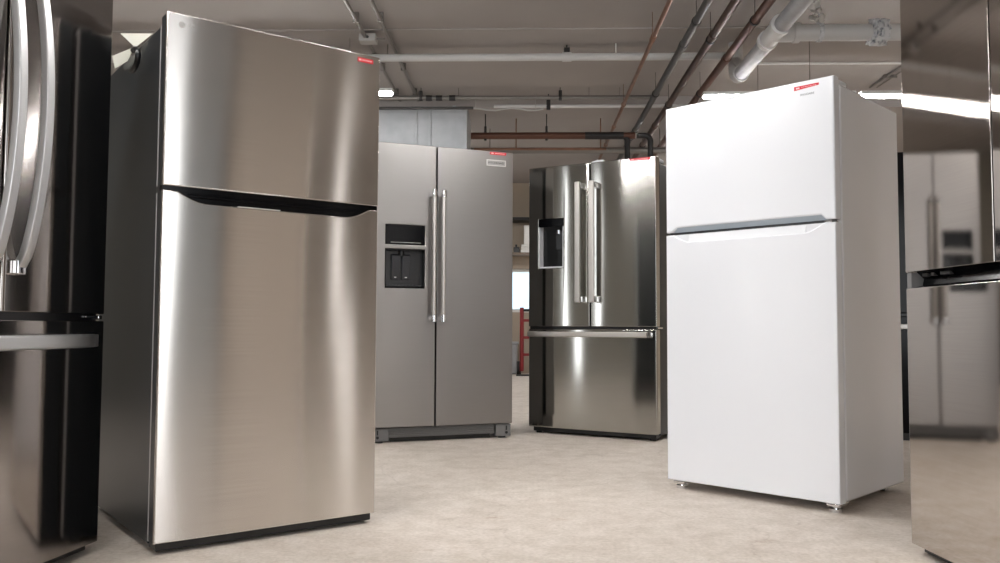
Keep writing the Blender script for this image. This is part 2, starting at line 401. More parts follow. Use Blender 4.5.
# --- white top-freezer
def top_freezer_white():
    r = thing('refrigerator', 'glossy white top-freezer refrigerator with scooped grip between its doors', 'refrigerator', (1.019, 3.512, 0), -0.775, 'refrigerators')
    w2 = 0.384
    b = B(); box(b, -w2+0.002, w2-0.002, 0.066, 0.69, 0.033, 1.672, 0.012, 3); obj('cabinet_body', b, 'white', r)
    b = B(); box(b, -w2+0.015, w2-0.015, 0.05, 0.068, 0.05, 1.655); obj('gasket', b, 'white_trim', r)
    # freezer door: grey lipped recess in its lower edge
    z0, z1 = 1.128, 1.691
    nn = [(-0.355, z0), (-0.325, z0+0.019), (0.325, z0+0.019), (0.345, z0)]
    b = B(); prism(b, [(-w2, z0)] + nn + [(w2, z0), (w2, z1), (-w2, z1)], 'y', 0.0, 0.056, 0.009, 4)
    up = obj('freezer_door', b, 'white', r)
    b = B()
    prism(b, [(0.004, z0+0.019), (0.05, z0+0.019), (0.05, z0-0.008), (0.026, z0-0.008), (0.018, z0+0.004)], 'x', -0.352, 0.342)
    obj('grip_lip', b, 'grey_lip', up)
    # fridge door
    out, notch = scoop_top(w2, 0.036, 1.116, -0.345, 0.335, 0.034, 0.085)
    b = B(); prism(b, out, 'y', 0.0, 0.056, 0.006, 4)
    lo = obj('fridge_door', b, 'white', r)
    b = B()
    prism(b, notch[::-1], 'y', 0.010, 0.05)
    prism(b, [(0.001, 1.0815), (0.03, 1.0815), (0.03, 1.112), (0.010, 1.112)], 'x', -0.27, 0.26)
    obj('pocket_handle', b, 'white_trim', lo)
    b = B(); box(b, 0.335, w2-0.012, 0.012, 0.06, 1.117, 1.127, 0.002); h = obj('hinge', b, 'chrome', r)
    b = B(); cyl(b, (w2-0.014, 0.022, 1.114), (w2-0.014, 0.022, 1.130), 0.011); obj('hinge_pin', b, 'iron', h)
    b = B(); box(b, -w2+0.01, 0.335, 0.02, 0.06, 1.1165, 1.1275); obj('door_gap_trim', b, 'charcoal', r)
    b = B(); box(b, w2-0.085, w2-0.004, 0.02, 0.14, 1.668, 1.688, 0.006, 3); obj('hinge_cover', b, 'white_trim', r)
    # feet: metal levelling legs with bracket
    for sx in (-1, 1):
        x = 0.352 if sx > 0 else -0.334
        b = B(); cyl(b, (x, 0.038, 0.0), (x, 0.038, 0.013), 0.024, 24); cyl(b, (x, 0.038, 0.010), (x, 0.038, 0.036), 0.011)
        f = obj('levelling_foot', b, 'chrome', r)
        b = B(); box(b, x-0.028, x+0.026, 0.012, 0.10, 0.022, 0.034, 0.003); obj('foot_bracket', b, 'chrome', f)
        b = B(); cyl(b, (x-0.025*sx, 0.60, 0.018), (x-0.07*sx, 0.60, 0.018), 0.018); obj('roller', b, 'rubber', r)
    b = B(); box(b, w2-0.05, w2-0.006, 0.006, 0.085, 0.026, 0.036, 0.003); obj('lower_hinge', b, 'chrome', r)
    sticker(r, 0.225, 0.327, 1.656, 1.672, -0.0002, 0.007)
    lettering('FRIGIDAIRE', 0.0115, 'grey_ink', up, x=0.279, y=-0.0006, z=1.6345)
    return r

# --- side-by-side
def side_by_side():
    r = thing('refrigerator', 'satin grey side-by-side refrigerator with black water dispenser and full-length tall handles', 'refrigerator', (-0.340, 5.262, 0), 0.368, 'refrigerators')
    w2 = 0.4515; zt, zb = 1.831, 0.094
    body(r, w2-0.006, 0.085, 0.72, 0.03, 1.80, 'grey_paint')
    gasket(r, w2-0.02, 0.055, 0.086, 0.11, 1.795)
    xs = [-w2, -0.384, -0.134, -0.064]; zs = [zb, 0.938, 1.180, 1.205, 1.328, zt]
    b = B(); grid_panel(b, xs, zs, {(1, 1), (1, 3)}, 0.0, 0.06, 0.005)
    ld = obj('freezer_door', b, 'steel_print', r)
    # dispenser
    b = B(); box(b, -0.3835, -0.1345, 0.004, 0.03, 1.2055, 1.3275, 0.002); cp = obj('control_panel', b, 'black_gloss', ld)
    b = B(); box(b, -0.35, -0.16, 0.0028, 0.006, 1.2175, 1.2205); obj('indicator_strip', b, 'badge_grey', cp)
    b = B()     # niche shell
    box(b, -0.3835, -0.1345, 0.115, 0.12, 0.9385, 1.1795); box(b, -0.3835, -0.379, 0.003, 0.118, 0.9385, 1.1795)
    box(b, -0.139, -0.1345, 0.003, 0.118, 0.9385, 1.1795); box(b, -0.3835, -0.1345, 0.003, 0.118, 1.17, 1.1795); box(b, -0.3835, -0.1345, 0.003, 0.118, 0.9385, 0.950)
    n = obj('dispenser_niche', b, 'niche_black', ld)
    for xa in (-0.335, -0.268):
        b = B(); prism(b, [(0.03, 1.14), (0.045, 1.15), (0.075, 1.02), (0.062, 0.985), (0.045, 1.0)], 'x', xa, xa+0.052, 0.003); p = obj('dispenser_paddle', b, 'charcoal', n)
        b = B(); cyl(b, (xa+0.026, 0.044, 1.012), (xa+0.026, 0.056, 1.012), 0.009); obj('paddle_light', b, 'badge', p)
    b = B(); cyl(b, (-0.272, 0.05, 1.14), (-0.272, 0.05, 1.172), 0.02); obj('spout', b, 'black', n)
    b = B(); box(b, -0.365, -0.152, 0.006, 0.10, 0.951, 0.957, 0.002)
    for k in range(9): box(b, -0.35+0.021*k, -0.341+0.021*k, 0.012, 0.09, 0.957, 0.960)
    obj('drip_tray', b, 'charcoal', n)
    b = B(); grid_panel(b, [-0.055, w2], [zb, zt], set(), 0.0, 0.06, 0.005)
    rd = obj('fridge_door', b, 'steel_print', r)
    round_handle(ld, -0.090, 0.0, 0.735, 1.545); round_handle(rd, -0.029, 0.0, 0.735, 1.545)
    # grille
    b = B(); box(b, -0.352, 0.340, 0.028, 0.085, 0.030, 0.088, 0.003)
    for k in range(4): box(b, -0.345, 0.333, 0.022, 0.03, 0.037+0.012*k, 0.043+0.012*k, 0.002)
    obj('toe_grille', b, 'grey_paint', r)
    for sx in (-1, 1):
        b = B(); prism(b, [(sx*(w2-0.004), 0.012), (sx*0.347, 0.012), (sx*0.347, 0.088), (sx*(w2-0.004), 0.088)], 'y', 0.012, 0.085, 0.003)
        k = obj('grille_bracket', b, 'grey_paint', r)
        b = B(); cyl(b, (sx*(w2-0.035), 0.008, 0.035), (sx*(w2-0.035), 0.014, 0.035), 0.009); box(b, sx*(w2-0.035)-0.004, sx*(w2-0.035)+0.004, 0.009, 0.014, 0.05, 0.078); obj('bracket_slot', b, 'black', k)
        b = B(); cyl(b, (sx*0.40, 0.05, 0), (sx*0.40, 0.05, 0.02), 0.025); obj('levelling_foot', b, 'charcoal', r)
    b = B(); box(b, -0.33, 0.32, 0.05, 0.085, 0.004, 0.031); obj('grille_gap', b, 'black', r)
    hinge(r, -w2+0.06, 0.09, 1.80, 'charcoal'); hinge(r, w2-0.06, 0.09, 1.80, 'charcoal')
    # badge
    b = B()
    box(b, 0.268, 0.400, -0.003, 0, 1.7345, 1.7395); box(b, 0.268, 0.400, -0.003, 0, 1.7695, 1.7745)
    box(b, 0.268, 0.274, -0.003, 0, 1.7345, 1.7745); box(b, 0.394, 0.400, -0.003, 0, 1.7345, 1.7745)
    bd = obj('badge', b, 'badge', rd); bd['label'] = 'silver framed name badge'
    b = B(); box(b, 0.273, 0.395, -0.0016, 0, 1.739, 1.770); obj('badge_plate', b, 'badge_grey', bd)
    lettering('KITCHENAID', 0.0185, 'ink', bd, x=0.334, y=-0.0022, z=1.7545)
    sticker(rd, 0.292, 0.402, 1.808, 1.825, -0.0002)
    return r

# --- french door with dispenser, centre
def french_door_centre():
    r = thing('refrigerator', 'reflective stainless french-door refrigerator with grey dispenser niche and one bottom drawer', 'refrigerator', (0.583, 5.468, 0), -0.53, 'refrigerators')
    w2 = 0.4505; zt = 1.778; zd = 0.708
    body(r, w2-0.008, 0.085, 0.74, 0.03, 1.75, 'dark_paint')
    gasket(r, w2-0.02, 0.055, 0.086, 0.07, 1.745)
    xs = [-w2, -0.376, -0.191, -0.004]; zs = [zd, 1.097, 1.425, zt]
    b = B(); grid_panel(b, xs, zs, {(1, 1)}, 0.0, 0.06, 0.005, 0.004)
    ld = obj('left_door', b, 'steel_cool', r)
    b = B(); grid_panel(b, [0.004, w2], [zd, zt], set(), 0.0, 0.06, 0.005, 0.004)
    rd = obj('right_door', b, 'steel_cool', r)
    # dispenser
    b = B(); box(b, -0.3755, -0.1915, -0.004, 0.03, 1.372, 1.4245, 0.002); obj('control_panel', b, 'black_gloss', ld)
    b = B()
    box(b, -0.3755, -0.1915, 0.072, 0.078, 1.0975, 1.375); box(b, -0.3755, -0.368, 0.001, 0.103, 1.0975, 1.375)
    box(b, -0.1985, -0.1915, 0.001, 0.103, 1.0975, 1.375); box(b, -0.3755, -0.1915, 0.001, 0.103, 1.0975, 1.106)
    n = obj('dispenser_niche', b, 'dispenser_grey', ld)
    b = B(); prism(b, [(0.01, 1.374), (0.072, 1.374), (0.072, 1.32), (0.05, 1.345)], 'x', -0.35, -0.199, 0.002); obj('nozzle_housing', b, 'black', n)
    b = B(); box(b, -0.268, -0.212, 0.04, 0.07, 1.225, 1.345, 0.004); obj('dispenser_paddle', b, 'charcoal', n)
    b = B(); cyl(b, (-0.243, 0.035, 1.325), (-0.243, 0.035, 1.352), 0.012); obj('spout', b, 'chrome', n)
    # handles
    bar_handle(ld, -0.062, 0.0, 0.862, 1.648, 0.036, 0.060); bar_handle(rd, 0.036, 0.0, 0.862, 1.648, 0.036, 0.060)
    # drawer
    b = B(); grid_panel(b, [-w2, w2], [0.042, 0.694], set(), 0.0, 0.06, 0.009, 0.007)
    dr = obj('freezer_drawer', b, 'steel_cool', r)
    b = B(); box(b, -0.427, 0.405, -0.066, -0.042, 0.641, 0.676, 0.007, 3); h = obj('handle', b, 'handle', dr)
    for sx in (-0.415, 0.393):
        b = B(); box(b, sx-0.013, sx+0.013, -0.062, 0.001, 0.644, 0.673, 0.004); obj('handle_mount', b, 'chrome', h)
    b = B(); box(b, -w2+0.005, w2-0.005, 0.012, 0.075, 0.693, 0.709); obj('door_gap_trim', b, 'black', r)
    b = B(); box(b, w2-0.05, w2+0.004, 0.02, 0.1, 0.696, 0.707, 0.003); obj('hinge', b, 'chrome', r)
    b = B(); box(b, -w2+0.02, w2-0.02, 0.035, 0.12, 0.012, 0.045, 0.004); obj('kick_plate', b, 'black', r)
    for sx in (-1, 1):
        b = B(); cyl(b, (sx*0.40, 0.06, 0), (sx*0.40, 0.06, 0.02), 0.02); obj('levelling_foot', b, 'rubber', r)
        b = B(); prism(b, [(sx*(w2-0.07), 0.02), (sx*(w2-0.005), 0.02), (sx*(w2-0.005), 0.16), (sx*(w2-0.04), 0.16)], 'z', 1.75, 1.776, 0.004); obj('hinge_cover', b, 'charcoal', r)
    b = B(); prism(b, [(-0.06, 1.75), (0.10, 1.75), (0.085, 1.785), (0.06, 1.803), (0.02, 1.806), (-0.02, 1.796), (-0.045, 1.775)], 'y', 0.065, 0.14, 0.008, 3); obj('water_line_cover', b, 'white_trim', r)
    sticker(rd, 0.276, 0.412, 1.757, 1.775, -0.0032)
    lettering('KITCHENAID', 0.011, 'badge', rd, x=0.335, y=-0.0042, z=1.697)
    return r

# --- far left, dark stainless french door with bowed handles
def bow_handle(parent, x, z0, z1, bow, w, t):
    b = B(); n = 28; path = []
    for k in range(n+1):
        s = k/n; z = z0 + (z1-z0)*s
        path.append((x, -0.010 - bow*math.sin(PI*min(max(s, 0), 1))**0.62, z))
    sweep(b, path, rrect(w, t, min(w, t)*0.16), (0, 1, 0))
    h = obj('handle', b, 'handle_grey', parent)
    for zz in (z0, z1):
        b = B(); box(b, x-w*0.55, x+w*0.55, -0.022, 0.004, zz-0.022, zz+0.022, 0.006, 3); obj('handle_mount', b, 'chrome', h)
    return h
def french_door_left():
    r = thing('refrigerator', 'dark stainless french-door refrigerator with bowed silver handles, cut by the left picture edge', 'refrigerator', (-1.319, 2.232, 0), 1.415, 'refrigerators')
    w2 = 0.4525; zt = 1.78
    body(r, w2-0.008, 0.085, 0.78, 0.03, 1.75, 'dark_paint')
    gasket(r, w2-0.02, 0.055, 0.086, 0.07, 1.745)
    half = (w2-0.004)/2
    doors = []
    for sx, nm in ((-1, 'left_door'), (1, 'right_door')):
        b = B(); prism(b, shift(curved_outline(half, 0.0, 0.06, 0.004, 0.012), sx*(half+0.004)), 'z', 0.739, zt, 0.003)
        doors.append(obj(nm, b, 'steel_dark', r, sharp=0.4))
    bow_handle(doors[0], -0.052, 0.86, 1.74, 0.070, 0.030, 0.022); bow_handle(doors[1], 0.052, 0.86, 1.74, 0.070, 0.030, 0.022)
    b = B(); prism(b, curved_outline(w2, 0.0, 0.06, 0.005, 0.012), 'z', 0.033, 0.717, 0.003)
    dr = obj('freezer_drawer', b, 'steel_dark', r, sharp=0.4)
    b = B(); path = []
    for k in range(25):
        s = k/24; path.append((-0.375+0.75*s, -0.012-0.045*math.sin(PI*s)**0.6, 0.657))
    sweep(b, path, rrect(0.020, 0.040, 0.006))
    h = obj('handle', b, 'handle_grey', dr)
    for sx in (-1, 1):
        b = B(); box(b, sx*0.375-0.014, sx*0.375+0.014, -0.024, 0.004, 0.638, 0.676, 0.004); obj('handle_mount', b, 'handle_grey', h)
    b = B(); box(b, -w2+0.004, w2-0.03, 0.012, 0.075, 0.716, 0.740); obj('door_gap_trim', b, 'black', r)
    b = B(); box(b, w2-0.09, w2-0.03, 0.004, 0.07, 0.726, 0.733, 0.002); box(b, w2-0.03, w2-0.012, 0.002, 0.05, 0.722, 0.735, 0.003); obj('hinge', b, 'chrome', r)
    b = B(); cyl(b, (0.245, -0.001, 1.655), (0.245, 0.004, 1.655), 0.014, 24); bd = obj('emblem', b, 'badge_grey', doors[1])
    b = B(); sweep(b, arc((0.245, -0.0015, 1.655), PI*0.5, PI*2.0, 0.009, (1, 0, 0), (0, 0, 1), 14), circ(0.001, 6), (0, 1, 0)); obj('emblem_line', b, 'badge', bd)
    b = B(); box(b, -w2+0.02, w2-0.02, 0.03, 0.12, 0.008, 0.036, 0.004); obj('kick_plate', b, 'black', r)
    return r

# --- far right stainless french door with pocket grips
def french_door_right():
    r = thing('refrigerator', 'handleless stainless refrigerator with black grip gap, cut by the right picture edge', 'refrigerator', (1.3227, 2.2546, 0), -1.523, 'refrigerators')
    w2 = 0.4535; zt = 1.78
    body(r, w2-0.012, 0.085, 0.78, 0.03, 1.75, 'dark_paint')
    gasket(r, w2-0.02, 0.055, 0.086, 0.07, 1.745)
    half = (w2-0.003)/2
    doors = []
    for sx, nm in ((-1, 'left_door'), (1, 'right_door')):
        b = B(); prism(b, shift(curved_outline(half, 0.0, 0.06, 0.002, 0.0025), sx*(half+0.003)), 'z', 0.884, zt, 0.003)
        doors.append(obj(nm, b, 'steel_side', r, sharp=0.4))
    b = B(); prism(b, curved_outline(w2, 0.0, 0.06, 0.003, 0.006), 'z', 0.03, 0.833, 0.003)
    obj('freezer_drawer', b, 'steel_side', r, sharp=0.4)
    b = B(); prism(b, [(0.006, 0.833), (0.075, 0.833), (0.075, 0.885), (0.02, 0.885), (0.045, 0.862), (0.04, 0.842)], 'x', -w2+0.028, w2-0.028); g = obj('pocket_handle', b, 'black_gloss', r)
    for xa, xb in ((-0.40, -0.37), (-0.352, -0.335), (-0.30, -0.25)):
        b = B(); box(b, xa, xb, 0.024, 0.045, 0.868, 0.878, 0.002); obj('hinge_screw_plate', b, 'iron', g)
    for sx in (-1, 1):
        b = B(); box(b, sx*(w2-0.014)-0.013, sx*(w2-0.014)+0.013, 0.004, 0.075, 0.833, 0.882, 0.002); obj('gap_end_cap', b, 'grey_paint', r)
    b = B(); box(b, -w2+0.02, w2-0.02, 0.03, 0.12, 0.006, 0.032, 0.004); obj('kick_plate', b, 'black', r)
    return r

# --- black refrigerator behind the white one
def black_fridge():
    r = thing('refrigerator', 'black refrigerator standing behind the white refrigerator, only a narrow strip showing', 'refrigerator', (2.72, 5.30, 0), -0.22, 'refrigerators')
    w2 = 0.43
    b = B(); box(b, -w2+0.006, w2-0.006, 0.085, 0.72, 0.03, 1.80, 0.006); obj('cabinet_body', b, 'black', r)
    gasket(r, w2-0.02, 0.055, 0.086, 0.07, 1.78)
    for nm, xa, xb in (('left_door', -w2, -0.003), ('right_door', 0.003, w2)):
        b = B(); grid_panel(b, [xa, xb], [0.80, 1.83], set(), 0.0, 0.06, 0.008); d = obj(nm, b, 'black_gloss', r)
        bar_handle(d, -0.05 if nm == 'left_door' else 0.05, 0.0, 0.95, 1.65)
    b = B(); grid_panel(b, [-w2, w2], [0.05, 0.785], set(), 0.0, 0.06, 0.008); d = obj('freezer_drawer', b, 'black_gloss', r)
    b = B(); box(b, -0.41, 0.41, -0.06, -0.04, 0.70, 0.735, 0.006); h = obj('handle', b, 'handle', d)
    for sx in (-1, 1):
        b = B(); box(b, sx*0.39-0.012, sx*0.39+0.012, -0.055, 0.002, 0.705, 0.73, 0.003); obj('handle_mount', b, 'handle', h)
    b = B(); box(b, -w2+0.004, w2-0.004, 0.015, 0.08, 0.784, 0.801); obj('door_gap_trim', b, 'black', r)
    b = B(); box(b, -w2+0.02, w2-0.02, 0.04, 0.12, 0.0, 0.05, 0.004); obj('kick_plate', b, 'black', r)
    return r

f_dark = french_door_left(); f_tall = top_freezer_steel(); f_sbs = side_by_side(); f_mid = french_door_centre()
f_white = top_freezer_white(); f_right = french_door_right(); f_black = black_fridge()

# ---- loose cord and paper on the back of the tall steel fridge (its own local axes)
def on_tall(x, y, z):
    return f_tall.matrix_basis @ Vector((x, y, z))
def sheet(bm, pts, t=0.0012):
    b = bmesh.new(); P = [Vector(p) for p in pts]; nrm = (P[1]-P[0]).cross(P[2]-P[0]).normalized()*t
    lo = [b.verts.new(p) for p in P]; hi = [b.verts.new(p+nrm) for p in P]
    b.faces.new(lo[::-1]); b.faces.new(hi); n = len(P)
    for i in range(n): b.faces.new((lo[i], lo[(i+1) % n], hi[(i+1) % n], hi[i]))
    bmesh.ops.recalc_face_normals(b, faces=b.faces[:]); merge(bm, b)
f_tall.rotation_mode = 'XYZ'
MT = Matrix.Translation((-0.7506, 2.8493, 0)) @ Matrix.Rotation(0.65, 4, 'Z')
T = lambda x, y, z: tuple(MT @ Vector((x, y, z)))
b = B()
sheet(b, [T(-0.376, 0.175, 1.672), T(-0.40, 0.52, 1.764), T(-0.392, 0.335, 1.664)])
sheet(b, [T(-0.392, 0.34, 1.668), T(-0.40, 0.63, 1.709), T(-0.396, 0.605, 1.655), T(-0.394, 0.43, 1.640)])
tag(obj('paper_sheet', b, 'paper'), 'folded white paper sheet hanging over the top side edge of the tall stainless refrigerator', 'paper')
b = B()
pts = []
for k in range(17):
    t = k/16; a = -2.0 + 3.6*t
    pts.append(T(-0.404, 0.31 - 0.062*math.cos(a), 1.612 + 0.034*math.sin(a)))
tube(b, pts, 0.010, 10, (0, 1, 0))
tag(obj('power_cord', b, 'black'), 'short black cord loop hooked at the top side of the tall stainless refrigerator', 'cord')

# ------------------------------------------------------------------ room (its axis is turned a little from the camera's)
def room_obj(o):
    o.matrix_basis = Matrix.Rotation(-YAW, 4, 'Z') @ o.matrix_basis; return o
ROOMED = []
def RS(name, bm, m, label, cat='structure', parent=None):
    o = struct(name, bm, m, label, cat, parent)
    if not parent: ROOMED.append(o)
    return o
def RT(name, label, cat, group=None):
    o = thing(name, label, cat, (0, 0, 0), 0, group); ROOMED.append(o); return o
def RO(name, bm, m, label, cat, group=None):
    o = tag(obj(name, bm, m), label, cat, group); ROOMED.append(o); return o

X0, X1, Y0, Y1 = -4.6, 5.0, -5.0, 13.0
b = B(); box(b, X0-0.2, X1+0.2, Y0-0.2, Y1+0.2, -0.15, 0.0); RS('floor', b, 'floor', 'worn beige concrete floor', 'floor')
for ya, yb, zc, lab in ((Y0-0.2, 6.56, 3.06, 'nearest and highest bay of the grey beige concrete ceiling'), (6.56, 8.52, 3.05, 'middle bay of the concrete ceiling, a small step lower'), (8.52, Y1+0.2, 2.93, 'far lowest bay of the concrete ceiling over the metal duct')):
    b = B(); box(b, X0-0.2, X1+0.2, ya, yb, zc, 3.35); RS('ceiling', b, 'ceiling', lab, 'ceiling')

def wall_with_windows(name, axis, c, t, a0, a1, zt, wins, m, label, wn):
    """axis 'x': wall in plane x=c running along y; axis 'y': wall in plane y=c running along x"""
    aa = sorted(set([a0, a1] + [w[0] for w in wins] + [w[1] for w in wins]))
    zz = sorted(set([0.0, zt] + [w[2] for w in wins] + [w[3] for w in wins]))
    holes = set()
    for i in range(len(aa)-1):
        for j in range(len(zz)-1):
            cx, cz = (aa[i]+aa[i+1])/2, (zz[j]+zz[j+1])/2
            if any(w[0] < cx < w[1] and w[2] < cz < w[3] for w in wins): holes.add((i, j))
    b = B(); grid_panel(b, aa, zz, holes, min(c, c+t), max(c, c+t))
    if axis == 'x':
        bmesh.ops.transform(b, matrix=Matrix(((0, 1, 0, 0), (1, 0, 0, 0), (0, 0, 1, 0), (0, 0, 0, 1))), verts=b.verts[:])
        bmesh.ops.reverse_faces(b, faces=b.faces[:])
    RS(name, b, m, label, 'wall')
    for k, w in enumerate(wins):
        P = (lambda lo, hi, y0, y1, z0, z1: (y0, y1, lo, hi, z0, z1)) if axis == 'x' else (lambda lo, hi, y0, y1, z0, z1: (lo, hi, y0, y1, z0, z1))
        d0, d1 = c + t*0.35, c + t*0.65
        d0, d1 = min(d0, d1), max(d0, d1)
        b = B(); fr = 0.05
        box(b, *P(w[0], w[1], d0, d1, w[2], w[2]+fr)); box(b, *P(w[0], w[1], d0, d1, w[3]-fr, w[3]))
        box(b, *P(w[0], w[0]+fr, d0, d1, w[2], w[3])); box(b, *P(w[1]-fr, w[1], d0, d1, w[2], w[3]))
        nm = max(1, round((w[1]-w[0])/1.0))
        for q in range(1, nm):
            x = w[0] + (w[1]-w[0])*q/nm; box(b, *P(x-0.02, x+0.02, d0, d1, w[2]+fr, w[3]-fr))
        o = RS('window_%d' % wn, b, 'window_frame', w[5], 'window')
        mid = (d0+d1)/2
        b = B(); box(b, *P(w[0]+fr*0.6, w[1]-fr*0.6, mid-0.006, mid+0.006, w[2]+fr*0.6, w[3]-fr*0.6))
        p = struct('pane', b, w[4], '', parent=o)
        wn += 1
    return wn
wn = 1
wn = wall_with_windows('wall_back', 'y', Y1, 0.2, X0-0.2, X1+0.2, 3.0, [(-1.2, 1.4, 0.93, 1.60, 'window_far', 'small bright window in the far wall between the two middle refrigerators')], 'wall_far', 'far beige wall', wn)
wn = wall_with_windows('wall_left', 'x', X0, -0.2, Y0-0.2, Y1+0.2, 3.15, [(-4.7, -2.8, 0.3, 2.8, 'window_light', 'large daylit window in the left wall behind the camera'), (-2.02, -1.66, 0.1, 2.8, 'window_light', 'narrower glowing window added in the left wall behind the camera for a reflected light band'), (1.80, 2.08, 0.1, 2.8, 'window_light', 'narrow daylit window in the left wall ahead of the camera')], 'wall_dim', 'left dull grey painted wall', wn)  # the narrower one is added to put a light band into the reflections
wn = wall_with_windows('wall_right', 'x', X1, 0.2, Y0-0.2, Y1+0.2, 3.15, [(-2.6, -1.60, 0.05, 3.0, 'window_light', 'daylit window in the right wall behind the camera')], 'wall', 'right painted wall', wn)
b = B(); box(b, X1-0.12, X1-0.001, -1.56, -1.02, 0.0, 3.05, 0.006); RS('pillar', b, 'pillar_grey', 'blue grey pillar added unseen at the right wall for a band in the steel reflections', 'pillar')  # unseen, added so the tall steel doors reflect a blue grey band
wn = wall_with_windows('wall_front', 'y', Y0, -0.2, X0-0.2, X1+0.2, 3.15, [(-4.0, -1.2, 0.5, 2.8, 'window_light', 'wide daylit window in the wall behind the camera'), (0.4, 3.2, 0.3, 2.8, 'window_light', 'second glowing window added behind the camera to brighten the reflected side-by-side door')], 'wall_dim', 'wall behind the camera', wn)  # the second one is added and widened to brighten a door seen in reflection

# ---- pipes and fixtures overhead
def rod(parent, x, y, z0, z1, r=0.005, m='conduit', name='hanger_rod'):
    b = B(); cyl(b, (x, y, z0), (x, y, z1), r, 8); return obj(name, b, m, parent)
def collar(parent, p0, p1, r, m, name='coupling'):
    b = B(); cyl(b, p0, p1, r, 24); return obj(name, b, m, parent)

# conduits on the left
for x, ya, yb, lab in ((-1.275, 1.0, 8.45, 'thin grey conduit with a junction box running along the ceiling, left one of the pair'), (-1.09, 1.0, 8.45, 'thin grey conduit along the ceiling right of the one with the junction box')):
    t = RT('conduit', lab, 'conduit', 'ceiling conduits')
    b = B(); cyl(b, (x, ya, 3.0), (x, yb, 3.0), 0.016); obj('conduit_run', b, 'conduit', t)
    for yy in (3.2, 5.2, 6.2, 7.4, 8.2):
        b = B(); box(b, x-0.022, x+0.022, yy-0.012, yy+0.012, 2.982, 3.058 if yy < 6.5 else 3.048, 0.003); obj('strap', b, 'conduit', t)
    if x < -1.2:
        b = B(); box(b, x-0.05, x+0.085, 6.55, 6.66, 2.965, 3.025, 0.006); k = obj('junction_box', b, 'badge_grey', t)
        b = B(); cyl(b, (x+0.02, 6.548, 2.995), (x+0.02, 6.552, 2.995), 0.012); obj('knockout', b, 'iron', k)
        b = B(); cyl(b, (x+0.08, 6.6, 2.995), (x+0.155, 6.6, 2.995), 0.008); obj('side_connector', b, 'conduit', k)

# white pipe across the room
t = RT('water_pipe', 'long white pipe running crosswise under the ceiling behind the tall stainless refrigerator', 'pipe')
b = B(); cyl(b, (-4.59, 6.94, 2.95), (1.66, 6.94, 2.95), 0.031); obj('pipe_run', b, 'pvc', t)
collar(t, (0.305, 6.94, 2.95), (0.38, 6.94, 2.95), 0.039, 'pvc'); 
b = B(); box(b, 0.318, 0.366, 6.915, 6.965, 2.985, 3.025, 0.005); cyl(b, (0.342, 6.94, 3.02), (0.342, 6.94, 3.05), 0.006, 8); obj('pipe_clamp', b, 'black_iron', t)
rod(t, -1.15, 6.90, 2.97, 3.05); rod(t, 0.745, 6.90, 2.97, 3.05, 0.006, 'badge'); rod(t, -2.6, 6.94, 2.97, 3.05)

# lengthwise pipes
for x, r, m, lab, nm in ((0.945, 0.017, 'copper', 'thin copper pipe running away under the ceiling, left of the grey iron pipe', 'copper_pipe'),
                     (1.195, 0.028, 'iron', 'grey iron pipe running away under the ceiling beside the thin copper pipe', 'iron_pipe'),
                     (1.378, 0.030, 'rust', 'brown pipe running away under the ceiling next to the grey iron pipe', 'copper_pipe'),
                     (1.600, 0.031, 'rust_red', 'reddish brown pipe running away under the ceiling nearest the thick white drain pipe', 'copper_pipe')):
    t = RT(nm, lab, 'pipe', 'lengthwise ceiling pipes')
    b = B(); cyl(b, (x, 0.5, 2.85), (x, 12.6, 2.85), r); obj('pipe_run', b, m, t)
    for yy in (1.4, 3.6, 5.75, 7.6, 9.4, 11.2):
        yy += (x*37 % 1)*0.5
        zc = 3.06 if yy < 6.56 else (3.05 if yy < 8.52 else 2.93)
        b = B(); cyl(b, (x, yy-0.012, 2.85), (x, yy+0.012, 2.85), r+0.006, 18); cyl(b, (x, yy, 2.85+r), (x, yy, zc), 0.0025, 8); obj('pipe_hanger', b, 'black_iron' if r > 0.02 else 'copper', t)
    for yy in (6.1, 8.9):
        yy += (x*53 % 1)*0.7
        collar(t, (x, yy, 2.85), (x, yy+0.07, 2.85), r+0.005, m)

# thick white drain pipe with tee
t = RT('drain_pipe', 'thick white drain pipe with a tee and clamped side branch above the white refrigerator', 'pipe')
bx, bz = 1.712, 2.75
b = B(); cyl(b, (bx, 0.5, bz), (bx+0.02, 6.82, bz), 0.056, 28); obj('pipe_run', b, 'pvc_grey', t)
b = B()
tube(b, [Vector((bx+0.02, 6.78, bz))] + arc((bx+0.02, 6.82, bz+0.10), -PI/2, 0, 0.10, (0, 1, 0), (0, 0, 1), 8) + [Vector((bx+0.02, 6.92, 3.05))], 0.058, 24, (1, 0, 0)); obj('elbow', b, 'pvc', t)
collar(t, (bx+0.02, 6.74, bz), (bx+0.02, 6.80, bz), 0.067, 'pvc')
for yy, rr in ((5.64, 0.072), (5.95, 0.072)):
    collar(t, (bx+0.01, yy, bz), (bx+0.01, yy+0.05, bz), rr, 'pvc')
b = B(); cyl(b, (bx+0.01, 5.66, bz), (bx+0.01, 5.98, bz), 0.063, 24); cyl(b, (bx, 5.82, bz), (bx+0.17, 5.82, bz), 0.064, 24); tee = obj('tee_fitting', b, 'pvc', t)
collar(tee, (bx+0.14, 5.82, bz), (bx+0.18, 5.82, bz), 0.071, 'pvc', 'tee_collar')
b = B(); cyl(b, (bx+0.1, 5.82, bz), (4.95, 5.82, bz), 0.057, 28); obj('branch_pipe', b, 'pvc', t)
b = B()         # vertical wye up to the long white pipe
tube(b, [Vector((bx+0.02, 6.70, bz+0.02)), Vector((bx+0.02, 6.86, bz+0.12)), Vector((bx+0.015, 6.92, bz+0.18)), Vector((bx-0.02, 6.94, bz+0.20)), Vector((bx-0.035, 6.94, bz+0.20))], 0.036, 18, (0, 1, 0)); obj('wye_branch', b, 'pvc', t)
